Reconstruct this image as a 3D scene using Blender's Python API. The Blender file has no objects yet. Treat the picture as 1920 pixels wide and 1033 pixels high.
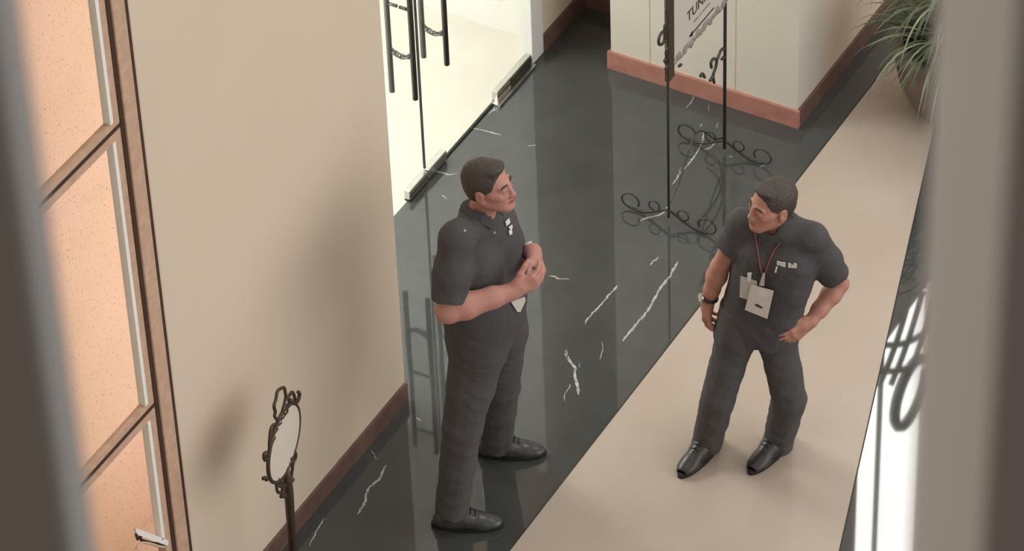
import bpy, bmesh, math, random
import numpy as np
from mathutils import Vector, Matrix
S = bpy.context.scene
COL = S.collection
RND = random.Random(5)

# ------------------------------------------------------------------ camera
FPX = 7500.0
PITCH, ROLL, YAW = math.radians(41.15), math.radians(-2.37), math.radians(30.9)
CAM = np.array([7.065, -10.85, 12.0])
FW = np.array([-math.sin(YAW)*math.cos(PITCH), math.cos(YAW)*math.cos(PITCH), -math.sin(PITCH)])
_R = np.array([math.cos(YAW), math.sin(YAW), 0.0]); _U = np.cross(_R, FW)
RT = math.cos(ROLL)*_R + math.sin(ROLL)*_U
UP = -math.sin(ROLL)*_R + math.cos(ROLL)*_U
R0 = np.array([math.cos(YAW), math.sin(YAW), 0.0])      # level direction to the viewer's right
F0 = np.array([-math.sin(YAW), math.cos(YAW), 0.0])     # level direction away from the viewer
ZA = np.array([0, 0, 1.0])

cd = bpy.data.cameras.new('camera'); cam = bpy.data.objects.new('camera', cd); COL.objects.link(cam)
cd.sensor_fit = 'HORIZONTAL'; cd.sensor_width = 36.0; cd.lens = FPX/1920*36.0
cd.clip_start = 0.05; cd.clip_end = 200
cam.matrix_world = Matrix(((RT[0], UP[0], -FW[0], CAM[0]), (RT[1], UP[1], -FW[1], CAM[1]), (RT[2], UP[2], -FW[2], CAM[2]), (0, 0, 0, 1)))
cd.dof.use_dof = True; cd.dof.focus_distance = 17.2; cd.dof.aperture_fstop = 24.0
S.camera = cam

# ------------------------------------------------------------------ world, lights, exposure
w = bpy.data.worlds.new('world'); S.world = w; w.use_nodes = True
bg = w.node_tree.nodes['Background']; bg.inputs[0].default_value = (1.0, 0.975, 0.945, 1); bg.inputs[1].default_value = 0.56
S.view_settings.view_transform = 'Standard'; S.view_settings.look = 'None'
S.view_settings.exposure = 0.18; S.view_settings.gamma = 1.0; S.view_settings.use_curve_mapping = False

def area(name, loc, aim, sx, sy, power, col):
    l = bpy.data.lights.new(name, 'AREA'); l.shape = 'RECTANGLE'; l.size = sx; l.size_y = sy; l.energy = power; l.color = col
    o = bpy.data.objects.new(name, l); COL.objects.link(o); o.location = loc
    o.rotation_euler = (Vector(aim) - Vector(loc)).to_track_quat('-Z', 'Y').to_euler()
    return o
area('skylight', (3.4, 3.6, 14.0), (3.4, 3.6, 0), 9, 9, 480, (1.0, 0.97, 0.93))
area('atrium_side_fill', (10.6, 3.0, 4.0), (0, 1.3, 1.2), 13, 7.5, 470, (1.0, 0.97, 0.93))  # unseen side light added to brighten the walls; no glazing stands there
area('vestibule_lamp', (-2.25, 0.8, 2.9), (-1.75, 1.2, 0), 1.5, 2.2, 150, (1.0, 1.0, 0.98))
area('terrace_fill', (-0.075, -0.88, 2.1), (-1.0, -0.88, 2.1), 1.45, 4.1, 19, (1.0, 0.87, 0.81))  # unseen fill behind wall_left, added to brighten and tint the granite

# ------------------------------------------------------------------ pixel helpers (measurements of the photograph -> metres)
def ray(px, py):
    return (px-960)/FPX*RT - (py-516.5)/FPX*UP + FW
def onp(px, py, p0, n):
    d = ray(px, py); p0 = np.asarray(p0, float); n = np.asarray(n, float)
    return CAM + d*(((p0-CAM) @ n)/(d @ n))
def onz(px, py, z=0.0): return onp(px, py, (0, 0, z), (0, 0, 1))
def onx(px, py, x): return onp(px, py, (x, 0, 0), (1, 0, 0))

# ------------------------------------------------------------------ materials
def mat(name, col, rough=0.6, metal=0.0, noise=0.0, nscale=20.0, bump=0.0, bscale=60.0, ior=1.5, spec=None, col2=None, sss=0.0):
    m = bpy.data.materials.new(name); m.use_nodes = True
    nt = m.node_tree; b = nt.nodes['Principled BSDF']
    b.inputs['Base Color'].default_value = (*col, 1); b.inputs['Roughness'].default_value = rough
    b.inputs['Metallic'].default_value = metal; b.inputs['IOR'].default_value = ior
    if spec is not None: b.inputs['Specular IOR Level'].default_value = spec
    if sss: b.inputs['Subsurface Weight'].default_value = sss; b.inputs['Subsurface Scale'].default_value = 0.01
    tc = nt.nodes.new('ShaderNodeTexCoord')
    if noise or col2:
        n = nt.nodes.new('ShaderNodeTexNoise'); n.inputs['Scale'].default_value = nscale; n.inputs['Detail'].default_value = 5
        nt.links.new(tc.outputs['Object'], n.inputs['Vector'])
        mx = nt.nodes.new('ShaderNodeMix'); mx.data_type = 'RGBA'
        c2 = col2 or tuple(c*(1-noise) for c in col)
        mx.inputs['A'].default_value = (*col, 1); mx.inputs['B'].default_value = (*c2, 1)
        rp = nt.nodes.new('ShaderNodeMapRange'); rp.inputs['From Min'].default_value = 0.35; rp.inputs['From Max'].default_value = 0.65
        nt.links.new(n.outputs['Fac'], rp.inputs['Value']); nt.links.new(rp.outputs['Result'], mx.inputs['Factor'])
        nt.links.new(mx.outputs['Result'], b.inputs['Base Color'])
    if bump:
        n2 = nt.nodes.new('ShaderNodeTexNoise'); n2.inputs['Scale'].default_value = bscale; n2.inputs['Detail'].default_value = 4
        nt.links.new(tc.outputs['Object'], n2.inputs['Vector'])
        bp = nt.nodes.new('ShaderNodeBump'); bp.inputs['Strength'].default_value = bump; bp.inputs['Distance'].default_value = 0.01
        nt.links.new(n2.outputs['Fac'], bp.inputs['Height']); nt.links.new(bp.outputs['Normal'], b.inputs['Normal'])
    return m
def emit(name, col, s):
    m = bpy.data.materials.new(name); m.use_nodes = True
    b = m.node_tree.nodes['Principled BSDF']; b.inputs['Base Color'].default_value = (*col, 1)
    b.inputs['Emission Color'].default_value = (*col, 1); b.inputs['Emission Strength'].default_value = s
    return m
def glassmat(name, tint=(1, 1, 1)):
    m = bpy.data.materials.new(name); m.use_nodes = True; nt = m.node_tree
    nt.nodes.remove(nt.nodes['Principled BSDF'])
    t = nt.nodes.new('ShaderNodeBsdfTransparent'); t.inputs[0].default_value = (*tint, 1)
    g = nt.nodes.new('ShaderNodeBsdfGlossy'); g.inputs['Roughness'].default_value = 0.02
    fr = nt.nodes.new('ShaderNodeFresnel'); fr.inputs[0].default_value = 1.45
    mx = nt.nodes.new('ShaderNodeMixShader')
    ge = nt.nodes.new('ShaderNodeNewGeometry'); sb = nt.nodes.new('ShaderNodeMath'); sb.operation = 'SUBTRACT'; sb.inputs[0].default_value = 1.0
    ml = nt.nodes.new('ShaderNodeMath'); ml.operation = 'MULTIPLY'
    nt.links.new(ge.outputs['Backfacing'], sb.inputs[1]); nt.links.new(sb.outputs[0], ml.inputs[0]); nt.links.new(fr.outputs[0], ml.inputs[1])
    nt.links.new(ml.outputs[0], mx.inputs[0]); nt.links.new(t.outputs[0], mx.inputs[1]); nt.links.new(g.outputs[0], mx.inputs[2])
    nt.links.new(mx.outputs[0], nt.nodes['Material Output'].inputs[0])
    return m
M = {}
M['dark_marble'] = mat('dark_marble', (0.055, 0.058, 0.056), 0.028, noise=0.35, nscale=5, ior=1.62, col2=(0.063, 0.067, 0.064))
M['vein_glint'] = mat('white_vein_glint', (0.50, 0.50, 0.46), 0.10, noise=0.5, nscale=60, ior=1.6)  # also colours the painted highlight and reflection among the veins
M['beige_marble'] = mat('beige_marble', (0.46, 0.388, 0.325), 0.38, nscale=2.5, col2=(0.43, 0.358, 0.295), ior=1.35)
M['joint'] = mat('dark_joint', (0.02, 0.018, 0.016), 0.5)
M['wall'] = mat('beige_paint', (0.70, 0.59, 0.465), 0.85, nscale=1.5, col2=(0.685, 0.575, 0.45), bump=0.05, bscale=300)
M['baseboard'] = mat('red_brown_marble', (0.175, 0.100, 0.083), 0.30, nscale=14, col2=(0.135, 0.075, 0.063))
M['baseboard_pink'] = mat('pinkish_red_marble', (0.44, 0.205, 0.165), 0.35, nscale=14, col2=(0.37, 0.165, 0.13))
M['pillar'] = mat('cream_panel', (0.66, 0.615, 0.54), 0.5, nscale=3, col2=(0.635, 0.59, 0.515))
M['white'] = mat('white_paint', (0.82, 0.81, 0.78), 0.5, nscale=3, noise=0.04)
M['cream_floor'] = mat('cream_stone', (0.66, 0.62, 0.55), 0.35, nscale=3, noise=0.06)
M['wood'] = mat('tan_wood_frame', (0.64, 0.425, 0.305), 0.5, nscale=25, col2=(0.53, 0.345, 0.245))
M['seal'] = mat('dark_seal', (0.05, 0.022, 0.010), 0.7)
M['caulk'] = mat('caulk', (0.62, 0.48, 0.38), 0.7)
M['chrome'] = mat('brushed_steel', (0.62, 0.62, 0.58), 0.28, metal=1.0, noise=0.1, nscale=80)
M['steel_dark'] = mat('dark_steel_bar', (0.085, 0.078, 0.065), 0.35, metal=0.6, noise=0.3, nscale=70)
M['glass'] = glassmat('clear_glass', (0.97, 0.99, 0.97))
M['iron'] = mat('wrought_iron', (0.058, 0.050, 0.042), 0.42, metal=0.3, noise=0.4, nscale=90)
M['iron_brown'] = mat('bronze_iron', (0.085, 0.058, 0.035), 0.45, metal=0.3, noise=0.4, nscale=90)
M['sign'] = mat('sign_board', (0.58, 0.54, 0.49), 0.4, nscale=4, noise=0.04)
M['lace'] = mat('grey_lace_border', (0.33, 0.30, 0.26), 0.6, nscale=60, col2=(0.22, 0.20, 0.17))
M['ink'] = mat('sign_ink', (0.05, 0.045, 0.045), 0.5)
M['ink_grey'] = mat('sign_ink_grey', (0.24, 0.22, 0.21), 0.5)
M['oval'] = mat('oval_sign_face', (0.70, 0.63, 0.55), 0.4, nscale=4, noise=0.04)
M['pot'] = mat('brown_glazed_pot', (0.130, 0.088, 0.072), 0.35, nscale=10, col2=(0.10, 0.066, 0.055), bump=0.1, bscale=40)
M['soil'] = mat('soil', (0.035, 0.028, 0.02), 0.95, bump=0.8, bscale=60)
M['leaf'] = mat('green_leaf', (0.085, 0.110, 0.060), 0.5, nscale=8, col2=(0.13, 0.155, 0.095))
M['leaf_pale'] = mat('pale_leaf', (0.30, 0.33, 0.22), 0.45, nscale=8, col2=(0.22, 0.26, 0.15))
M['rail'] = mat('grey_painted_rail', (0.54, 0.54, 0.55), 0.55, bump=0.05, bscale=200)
M['rail_shaded'] = mat('shaded_rail_face', (0.145, 0.15, 0.142), 0.6)  # dark copy of the rail grey; shade on camera-facing sides put into colour
M['cloth'] = mat('black_shirt_cloth', (0.066, 0.063, 0.066), 0.9, nscale=60, col2=(0.075, 0.071, 0.074), bump=0.25, bscale=420)
M['trouser'] = mat('black_trouser_cloth', (0.070, 0.067, 0.068), 0.9, nscale=60, col2=(0.078, 0.074, 0.075), bump=0.25, bscale=420)
M['skin_a'] = mat('skin_left', (0.52, 0.255, 0.212), 0.6, nscale=22, col2=(0.47, 0.222, 0.180), sss=0.08)
M['skin_b'] = mat('skin_right', (0.48, 0.235, 0.175), 0.6, nscale=22, col2=(0.44, 0.205, 0.150), sss=0.08)
M['hair'] = mat('dark_brown_hair', (0.050, 0.037, 0.029), 0.6, nscale=120, col2=(0.075, 0.058, 0.048), bump=0.3, bscale=260)
M['lip'] = mat('lip', (0.33, 0.12, 0.10), 0.45)
M['eyewhite'] = mat('eye_white', (0.70, 0.66, 0.62), 0.2)
M['iris'] = mat('iris', (0.03, 0.018, 0.012), 0.15)
M['leather'] = mat('black_polished_leather', (0.034, 0.028, 0.026), 0.36, nscale=30, noise=0.3, ior=1.5)
M['leather_grey'] = mat('dark_grey_leather', (0.060, 0.060, 0.056), 0.22, nscale=30, noise=0.3)
M['sole'] = mat('black_sole', (0.012, 0.012, 0.012), 0.6)
M['card'] = mat('white_card', (0.66, 0.63, 0.58), 0.45)
M['card_grey'] = mat('grey_card_pouch', (0.50, 0.48, 0.44), 0.35)
M['plate'] = mat('white_mark', (0.72, 0.70, 0.68), 0.5)
M['lanyard'] = mat('maroon_lanyard', (0.27, 0.085, 0.09), 0.7)
M['granite'] = mat('pink_granite', (0.80, 0.595, 0.495), 0.45, nscale=3, col2=(0.74, 0.575, 0.44))
def speckle(m):
    nt = m.node_tree; b = nt.nodes['Principled BSDF']; src = b.inputs['Base Color'].links[0].from_socket
    tc = nt.nodes.new('ShaderNodeTexCoord'); n = nt.nodes.new('ShaderNodeTexNoise'); n.inputs['Scale'].default_value = 70; n.inputs['Detail'].default_value = 3
    nt.links.new(tc.outputs['Object'], n.inputs['Vector'])
    r = nt.nodes.new('ShaderNodeMapRange'); r.inputs['From Min'].default_value = 0.30; r.inputs['From Max'].default_value = 0.40
    nt.links.new(n.outputs['Fac'], r.inputs['Value'])
    mx = nt.nodes.new('ShaderNodeMix'); mx.data_type = 'RGBA'; mx.inputs['A'].default_value = (0.50, 0.33, 0.24, 1)
    nt.links.new(r.outputs['Result'], mx.inputs['Factor']); nt.links.new(src, mx.inputs['B']); nt.links.new(mx.outputs['Result'], b.inputs['Base Color'])
speckle(M['granite'])
M['window_light'] = emit('daylit_window', (1.0, 0.99, 0.96), 12.0)

# ------------------------------------------------------------------ object helpers
def link(name, me, m, parent=None):
    o = bpy.data.objects.new(name, me); COL.objects.link(o)
    if m: me.materials.append(M[m] if isinstance(m, str) else m)
    if parent:
        o.parent = parent
        if o.parent.type == 'EMPTY' or True: o.matrix_parent_inverse = mworld(parent).inverted()
    return o
def mworld(o):
    mm = o.matrix_basis.copy()
    if o.parent: mm = mworld(o.parent) @ o.matrix_parent_inverse @ mm
    return mm
def tag(o, label=None, cat=None, group=None, kind=None):
    if label: o['label'] = label
    if cat: o['category'] = cat
    if group: o['group'] = group
    if kind: o['kind'] = kind
    return o
def empty(name, loc, rz=0.0, parent=None):
    o = bpy.data.objects.new(name, None); COL.objects.link(o); o.location = loc; o.rotation_euler.z = rz; o.empty_display_size = 0.1
    if parent: o.parent = parent; o.matrix_parent_inverse = mworld(parent).inverted()
    return o
def bm_obj(name, bm, m, parent=None, smooth=False):
    me = bpy.data.meshes.new(name); bmesh.ops.recalc_face_normals(bm, faces=bm.faces); bm.to_mesh(me); bm.free()
    if smooth: me.shade_smooth()
    return link(name, me, m, parent)
def abox(bm, x0, x1, y0, y1, z0, z1, bev=0.0):
    r = bmesh.ops.create_cube(bm, size=1.0, matrix=Matrix.Translation(((x0+x1)/2, (y0+y1)/2, (z0+z1)/2)) @ Matrix.Diagonal((x1-x0, y1-y0, z1-z0, 1)))
    if bev:
        es = list({e for v in r['verts'] for e in v.link_edges})
        bmesh.ops.bevel(bm, geom=es, offset=bev, segments=2, affect='EDGES', profile=0.5)
def box(name, x0, x1, y0, y1, z0, z1, m, parent=None, bev=0.0):
    bm = bmesh.new(); abox(bm, x0, x1, y0, y1, z0, z1, bev); return bm_obj(name, bm, m, parent)
def catmull(P, n=6, closed=False):
    P = [np.asarray(p, float) for p in P]; out = []
    N = len(P); rng = range(N if closed else N-1)
    for i in rng:
        if closed: a, b, c, d = P[(i-1) % N], P[i], P[(i+1) % N], P[(i+2) % N]
        else: a, b, c, d = P[max(i-1, 0)], P[i], P[i+1], P[min(i+2, N-1)]
        for k in range(n):
            t = k/n
            out.append(0.5*((2*b)+(-a+c)*t+(2*a-5*b+4*c-d)*t*t+(-a+3*b-3*c+d)*t**3))
    if not closed: out.append(P[-1])
    return out
def atube(bm, pts, r, seg=8, closed=False):
    pts = [Vector(p) for p in pts]; n = len(pts); rings = []
    rr = r if hasattr(r, '__len__') else [r]*n
    prev = None
    for i, p in enumerate(pts):
        if closed: t = pts[(i+1) % n]-pts[i-1]
        else: t = pts[min(i+1, n-1)]-pts[max(i-1, 0)]
        t.normalize()
        if prev is None:
            u = t.orthogonal().normalized()
        else:
            u = prev - t*prev.dot(t)
            u = u.normalized() if u.length > 1e-6 else t.orthogonal().normalized()
        prev = u; v = t.cross(u)
        rings.append([bm.verts.new(p + (u*math.cos(2*math.pi*k/seg)+v*math.sin(2*math.pi*k/seg))*rr[i]) for k in range(seg)])
    for i in range(n if closed else n-1):
        a, b = rings[i], rings[(i+1) % n]
        for k in range(seg):
            bm.faces.new((a[k], a[(k+1) % seg], b[(k+1) % seg], b[k]))
    if not closed:
        bm.faces.new(rings[0][::-1]); bm.faces.new(rings[-1])
def tube(name, pts, r, m, parent=None, seg=8, closed=False):
    bm = bmesh.new(); atube(bm, pts, r, seg, closed); return bm_obj(name, bm, m, parent, True)
def lathe(name, prof, m, parent=None, loc=(0, 0, 0), seg=48):
    bm = bmesh.new(); rings = []
    for r, z in prof:
        rings.append([bm.verts.new((loc[0]+r*math.cos(2*math.pi*k/seg), loc[1]+r*math.sin(2*math.pi*k/seg), loc[2]+z)) for k in range(seg)])
    for a, b in zip(rings, rings[1:]):
        for k in range(seg): bm.faces.new((a[k], a[(k+1) % seg], b[(k+1) % seg], b[k]))
    bm.faces.new(rings[0][::-1]); bm.faces.new(rings[-1])
    return bm_obj(name, bm, m, parent, True)
def poly(name, pts, z0, z1, m, parent=None):
    bm = bmesh.new(); lo = [bm.verts.new((x, y, z0)) for x, y in pts]; hi = [bm.verts.new((x, y, z1)) for x, y in pts]
    n = len(pts); bm.faces.new(lo[::-1]); bm.faces.new(hi)
    for i in range(n): bm.faces.new((lo[i], lo[(i+1) % n], hi[(i+1) % n], hi[i]))
    return bm_obj(name, bm, m, parent)

# ------------------------------------------------------------------ floor
XD, XP0, XP1, YP, YB = -0.68, -0.31, 0.69, 2.49, 2.87
floor = tag(box('floor', -0.68, 11, -13, 9, -0.2, 0.0, 'dark_marble'), 'dark green-black polished marble floor with white veins', 'floor', kind='structure')
def redge(y): return 2.10 - 0.302*(y-0.03)
yt = 4.05
poly('beige_marble_inlay', [(0.872, -6.8), (redge(-6.8), -6.8), (redge(yt), yt), (0.872, yt)], -0.005, 0.0012, 'beige_marble', floor)
tag(floor.children[0], 'cream beige marble inlay running along the corridor')
poly('joint_strip', [(redge(-6.8), -6.8), (redge(-6.8)+0.006, -6.8), (redge(yt)+0.006, yt), (redge(yt), yt)], -0.005, 0.0014, 'joint', floor)
poly('joint_strip', [(0.866, -6.8), (0.872, -6.8), (0.872, yt), (0.866, yt)], -0.005, 0.0014, 'joint', floor)
VE = [([(1168,640),(1181,622),(1195,605),(1208,590),(1220,575),(1228,558),(1235,545),(1243,533),(1255,520),(1263,505),(1272,490)], .009),
      ([(1097,608),(1103,596),(1115,583),(1128,570),(1140,555),(1150,545),(1158,535)], .007),
      ([(1060,657),(1063,668),(1068,677),(1078,690),(1077,702),(1080,715),(1083,727),(1085,740)], .010), ([(1066,675),(1061,662),(1062,655)], .004),
      ([(1058,752),(1059,740),(1066,728),(1070,720)], .004), ([(1085,690),(1088,680)], .003),
      ([(670,965),(678,952),(685,940),(686,928),(692,915),(700,907),(712,897),(717,885),(724,872)], .008),
      ([(580,1024),(590,1003),(600,985),(608,970)], .005), ([(1219,498),(1226,489),(1236,482)], .006),
      ([(1128,640),(1131,650),(1128,664),(1124,676)], .003), ([(1261,346),(1268,336),(1273,327),(1284,316),(1295,302),(1304,289),(1313,275)], .006),
      ([(1313,275),(1317,261),(1320,247)], .007), ([(1320,280),(1332,276),(1343,265)], .008), ([(1273,330),(1276,314)], .004),
      ([(1301,178),(1297,190),(1285,203)], .004), ([(1330,195),(1328,208)], .003), ([(1312,238),(1316,230)], .005), ([(1343,240),(1347,230)], .006),
      ([(1365,294),(1375,293)], .006), ([(1424,314),(1436,308)], .005), ([(882,237),(892,241),(903,243),(920,248),(940,254)], .005),
      ([(915,214),(924,207),(934,201)], .006), ([(990,273),(1005,272)], .006), ([(808,322),(822,322),(840,327),(858,326)], .006),
      ([(1028,517),(1040,518),(1046,522),(1068,523)], .006), ([(696,845),(702,852),(706,862)], .004), ([(780,783),(790,790)], .008), ([(1255,378),(1250,392),(1235,403),(1212,409),(1200,414)], .006),  # includes a painted reflection spot and a painted iron scroll highlight
      ([(828,365),(838,372)], .004), ([(1435,1),(1440,4)], .004)]
bm = bmesh.new()
for pts, wd in VE:
    P = [onz(*p, 0.0006) for p in pts]; P = catmull(P, 4); L = []
    for i, p in enumerate(P):
        t = P[min(i+1, len(P)-1)]-P[max(i-1, 0)]; t /= np.linalg.norm(t)+1e-9; nn = np.array([-t[1], t[0], 0])
        e = min(1.0, 0.25+min(i, len(P)-1-i)*0.3); ww = wd*0.75*e*RND.uniform(0.5, 1.1); j = nn*RND.uniform(-.0025, .0025)
        L.append((bm.verts.new(p+j+nn*ww), bm.verts.new(p+j-nn*ww)))
    for a, b in zip(L, L[1:]): bm.faces.new((a[0], a[1], b[1], b[0]))
tag(bm_obj('marble_veins_glints', bm, 'vein_glint', floor), 'white veins running through the dark marble', kind='stuff')

# ------------------------------------------------------------------ walls
def st(o, label=None): o['kind'] = 'structure'; (label and o.__setitem__('label', label)); return o
H = 8.0
_w = bmesh.new(); abox(_w, -0.06, 0.0, -1.652, 0.0, 0, H); abox(_w, -0.68, -0.06, -0.12, 0.0, 0, H)
wl = st(bm_obj('wall_left', _w, 'wall'), 'tall beige painted wall between the wooden window and the glass doors')
st(box('baseboard_left', 0.0, 0.014, -1.652, 0.0, 0, 0.10, 'baseboard'), 'dark red-brown baseboard along the beige wall')
st(box('wall_left_below_window', -0.06, 0.0, -7.0, -1.652, 0, 0.12, 'wall'), 'low beige wall below the wooden window')
st(box('wall_left_above_window', -0.06, 0.0, -7.0, -1.652, 4.25, 13.0, 'wall'), 'tall beige wall above the wooden window')
st(box('wall_lintel', -0.80, 0.0, 0.0, YB, 2.75, H, 'wall'), 'beige wall above the glass doors')
lb = st(box('wall_lobby', -0.80, XD+0.012, 2.445, YB, 0, 2.75, 'wall'), 'narrow beige wall beside the white door frame')
st(box('baseboard_lobby', XD+0.012, XD+0.026, 2.447, YB, 0, 0.10, 'baseboard'), 'dark baseboard beside the white door frame')
st(box('wall_back', -0.80, XP0+0.2, YB, YB+0.15, 0, H, 'wall'), 'beige back wall behind the cream pillar')
st(box('baseboard_back', XD+0.012, XP0+0.1, YB-0.014, YB, 0, 0.10, 'baseboard'), 'dark baseboard of the back wall behind the pillar')
# pillar / wall end, with its long side
pil = st(box('wall_pillar', XP0, XP1, YP, YP+0.30, 0, H, 'pillar'), 'cream panelled face of the wall end behind the iron sign stand')
for yy in (-0.098, 0.36):
    box('panel_joint', yy-0.0025, yy+0.0025, YP-0.0015, YP+0.01, 0.103, 4.0, 'caulk', pil)
wr = bmesh.new()
WY0, WY1, WZ0, WZ1 = 3.33, 4.30, 2.30, 4.7
for b in ((YP+0.30, WY0, 0, H), (WY1, 9.0, 0, H), (WY0, WY1, 0, WZ0), (WY0, WY1, WZ1, H)):
    abox(wr, 0.30, XP1, b[0], b[1], b[2], b[3])
st(bm_obj('wall_right', wr, 'wall'), 'beige side wall running away behind the potted plant')
st(box('baseboard_pillar', XP0-0.014, XP1+0.014, YP-0.016, YP, 0, 0.10, 'baseboard_pink'), 'red-brown marble baseboard across the cream pillar')
st(box('baseboard_pillar_left', XP0-0.014, XP0, YP, YB-0.014, 0, 0.10, 'baseboard'), 'baseboard on the hidden left side of the pillar')
st(box('baseboard_right', XP1, XP1+0.014, YP, 9.0, 0, 0.10, 'baseboard'), 'dark baseboard along the side wall')
# high daylit window with wrought iron grille (seen mirrored in the dark floor)
w2 = tag(empty('window_2', (XP1, (WY0+WY1)/2, WZ0)), 'high daylit window with iron scroll grille, mirrored in the dark floor', 'window', kind='structure')
box('pane', 0.60, 0.62, WY0, WY1, WZ0, WZ1, 'window_light', w2)
box('mullion', 0.625, 0.65, 3.70, 3.715, WZ0, WZ1, 'iron', w2)
for a, b in (((3.60, 2.30), (4.30, 2.74)), ((3.52, 2.42), (4.30, 2.95)), ((3.62, 2.62), (3.98, 2.28)), ((3.78, 2.74), (4.16, 2.36)), ((4.0, 2.86), (4.30, 2.55))):
    P = [(0.665, a[0]+(b[0]-a[0])*t, a[1]+(b[1]-a[1])*t+0.05*math.sin(t*math.pi)) for t in np.linspace(0, 1, 9)]
    tube('grille_bar', P, 0.018, 'iron', w2, 6)
P = [(0.665, 4.05+0.2*math.cos(t), 3.02+0.2*math.sin(t)) for t in np.linspace(0, 5.6, 22)]
tube('grille_scroll', P, 0.03, 'iron', w2, 6)
st(box('floor_gallery', 3.0, 11, -13.0, -9.95, 10.45, 10.75, 'wall'), 'upper gallery floor under the railing')
st(box('wall_gallery', -0.68, 11, -13.15, -13.0, 0, 15, 'wall'), 'wall behind the upper gallery')
# ceiling-side far walls that close the space
st(box('wall_far', 0.69, 11, 9.0, 9.15, 0, H, 'wall'), 'beige far end wall of the atrium')

# ------------------------------------------------------------------ vestibule behind the glass doors
st(box('floor_vestibule', -3.2, -0.68, -0.6, 4.2, -0.2, -0.0005, 'cream_floor'), 'cream stone floor of the bright vestibule')
st(box('wall_vestibule_back', -3.3, -3.2, -0.6, 4.2, 0, 3.1, 'white'), 'white back wall of the vestibule')
st(box('wall_vestibule_left', -3.2, -0.68, -0.6, -0.5, 0, 3.1, 'white'), 'white side wall of the vestibule')
st(box('wall_vestibule_right', -3.2, -0.80, 2.50, 2.60, 0, 3.1, 'white'), 'white wall of the vestibule beside the door frame')
st(box('ceiling_vestibule', -3.2, -0.80, -0.5, 2.50, 3.0, 3.1, 'white'), 'white ceiling of the vestibule')

# ------------------------------------------------------------------ glass doors
st(box('trim_1', -0.74, XD+0.02, 2.335, 2.445, 0, 2.75, 'white'), 'white upright door frame right of the glass doors')
def glass_door(name, y0, y1, hy, label, patch):
    d = tag(empty(name, (XD, (y0+y1)/2, 0)), label, 'door', kind='structure')
    box('glass_panel', XD-0.006, XD+0.006, y0, y1, 0.012, 2.65, 'glass', d)
    if patch == 'end': ee = [(y1-0.33, y1)]
    else: ee = [(y1-0.165, y1)]
    for a, b in ee:
        p = box('patch_fitting', XD-0.016, XD+0.018, a, b, 0.008, 0.062, 'chrome', d, 0.004)
        if patch == 'end':
            box('lock_plate', XD+0.018, XD+0.022, a+0.13, b-0.01, 0.014, 0.056, 'steel_dark', p)
            box('patch_base', XD-0.004, XD+0.045, a-0.03, b, 0.001, 0.012, 'chrome', p)
    for a, b in ee: box('painted_shadow', XD-0.014, XD+0.016, a, b, 0.001, 0.008, 'joint', d); box('edge_line', XD+0.018, XD+0.0195, a, b, 0.030, 0.036, 'steel_dark', p)  # dark strip under each fitting paints its shadow
    for sx, mm in ((1, 'steel_dark'), (-1, 'chrome_dim')):
        xx = XD + sx*0.062
        h = tube('handle', [(xx, hy, 0.612), (xx, hy, 1.62)], 0.0135, mm, d, 12)
        for zz in (1.12, 1.50):
            tube('standoff', [(XD+sx*0.006, hy, zz), (xx, hy, zz)], 0.008, mm, h, 8)
    return d
M['chrome_dim'] = mat('grey_steel_bar', (0.20, 0.20, 0.185), 0.4, metal=0.4, noise=0.2, nscale=70)
d1 = glass_door('door_1', 0.36, 1.333, 1.195, 'left frameless glass door leaf with long bar handle', 'seam')
d2 = glass_door('door_2', 1.345, 2.328, 1.482, 'right frameless glass door leaf with long bar handle', 'end')
p = box('patch_fitting', XD-0.016, XD+0.018, 1.345, 1.51, 0.008, 0.062, 'chrome', d2, 0.004)
box('seal_strip', XD-0.006, XD+0.006, 1.333, 1.338, 0.075, 2.65, 'joint', d1)
box('seal_strip', XD-0.006, XD+0.006, 1.345, 2.328, 0.001, 0.010, 'joint', d2)
def chain(y, z, label):
    c = tag(empty('chain', (XD, y, z)), label, 'chain', 'chains on the door handles')
    n = 5; x0, x1 = XD-0.062, XD+0.062; me = None
    for k in range(n):
        t = (k+0.5)/n; x = x0+(x1-x0)*t; zz = z-0.028*math.sin(math.pi*t); sl = -0.028*math.pi*math.cos(math.pi*t)/(x1-x0)
        bm = bmesh.new(); ring = []
        for q in range(14):
            a = 2*math.pi*q/14; lx = 0.021*math.cos(a); lw = 0.0125*math.sin(a)
            ring.append((x+lx, y+(lw if k % 2 else 0.0), zz+lx*sl+(0.0 if k % 2 else lw)))
        atube(bm, ring, 0.0042, 6, True); bm_obj('link', bm, 'chrome_dim', c, True)
    return c
chain(1.195, 0.865, 'steel chain round the left pair of door handles')
chain(1.482, 0.800, 'steel chain round the right pair of door handles')

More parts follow.
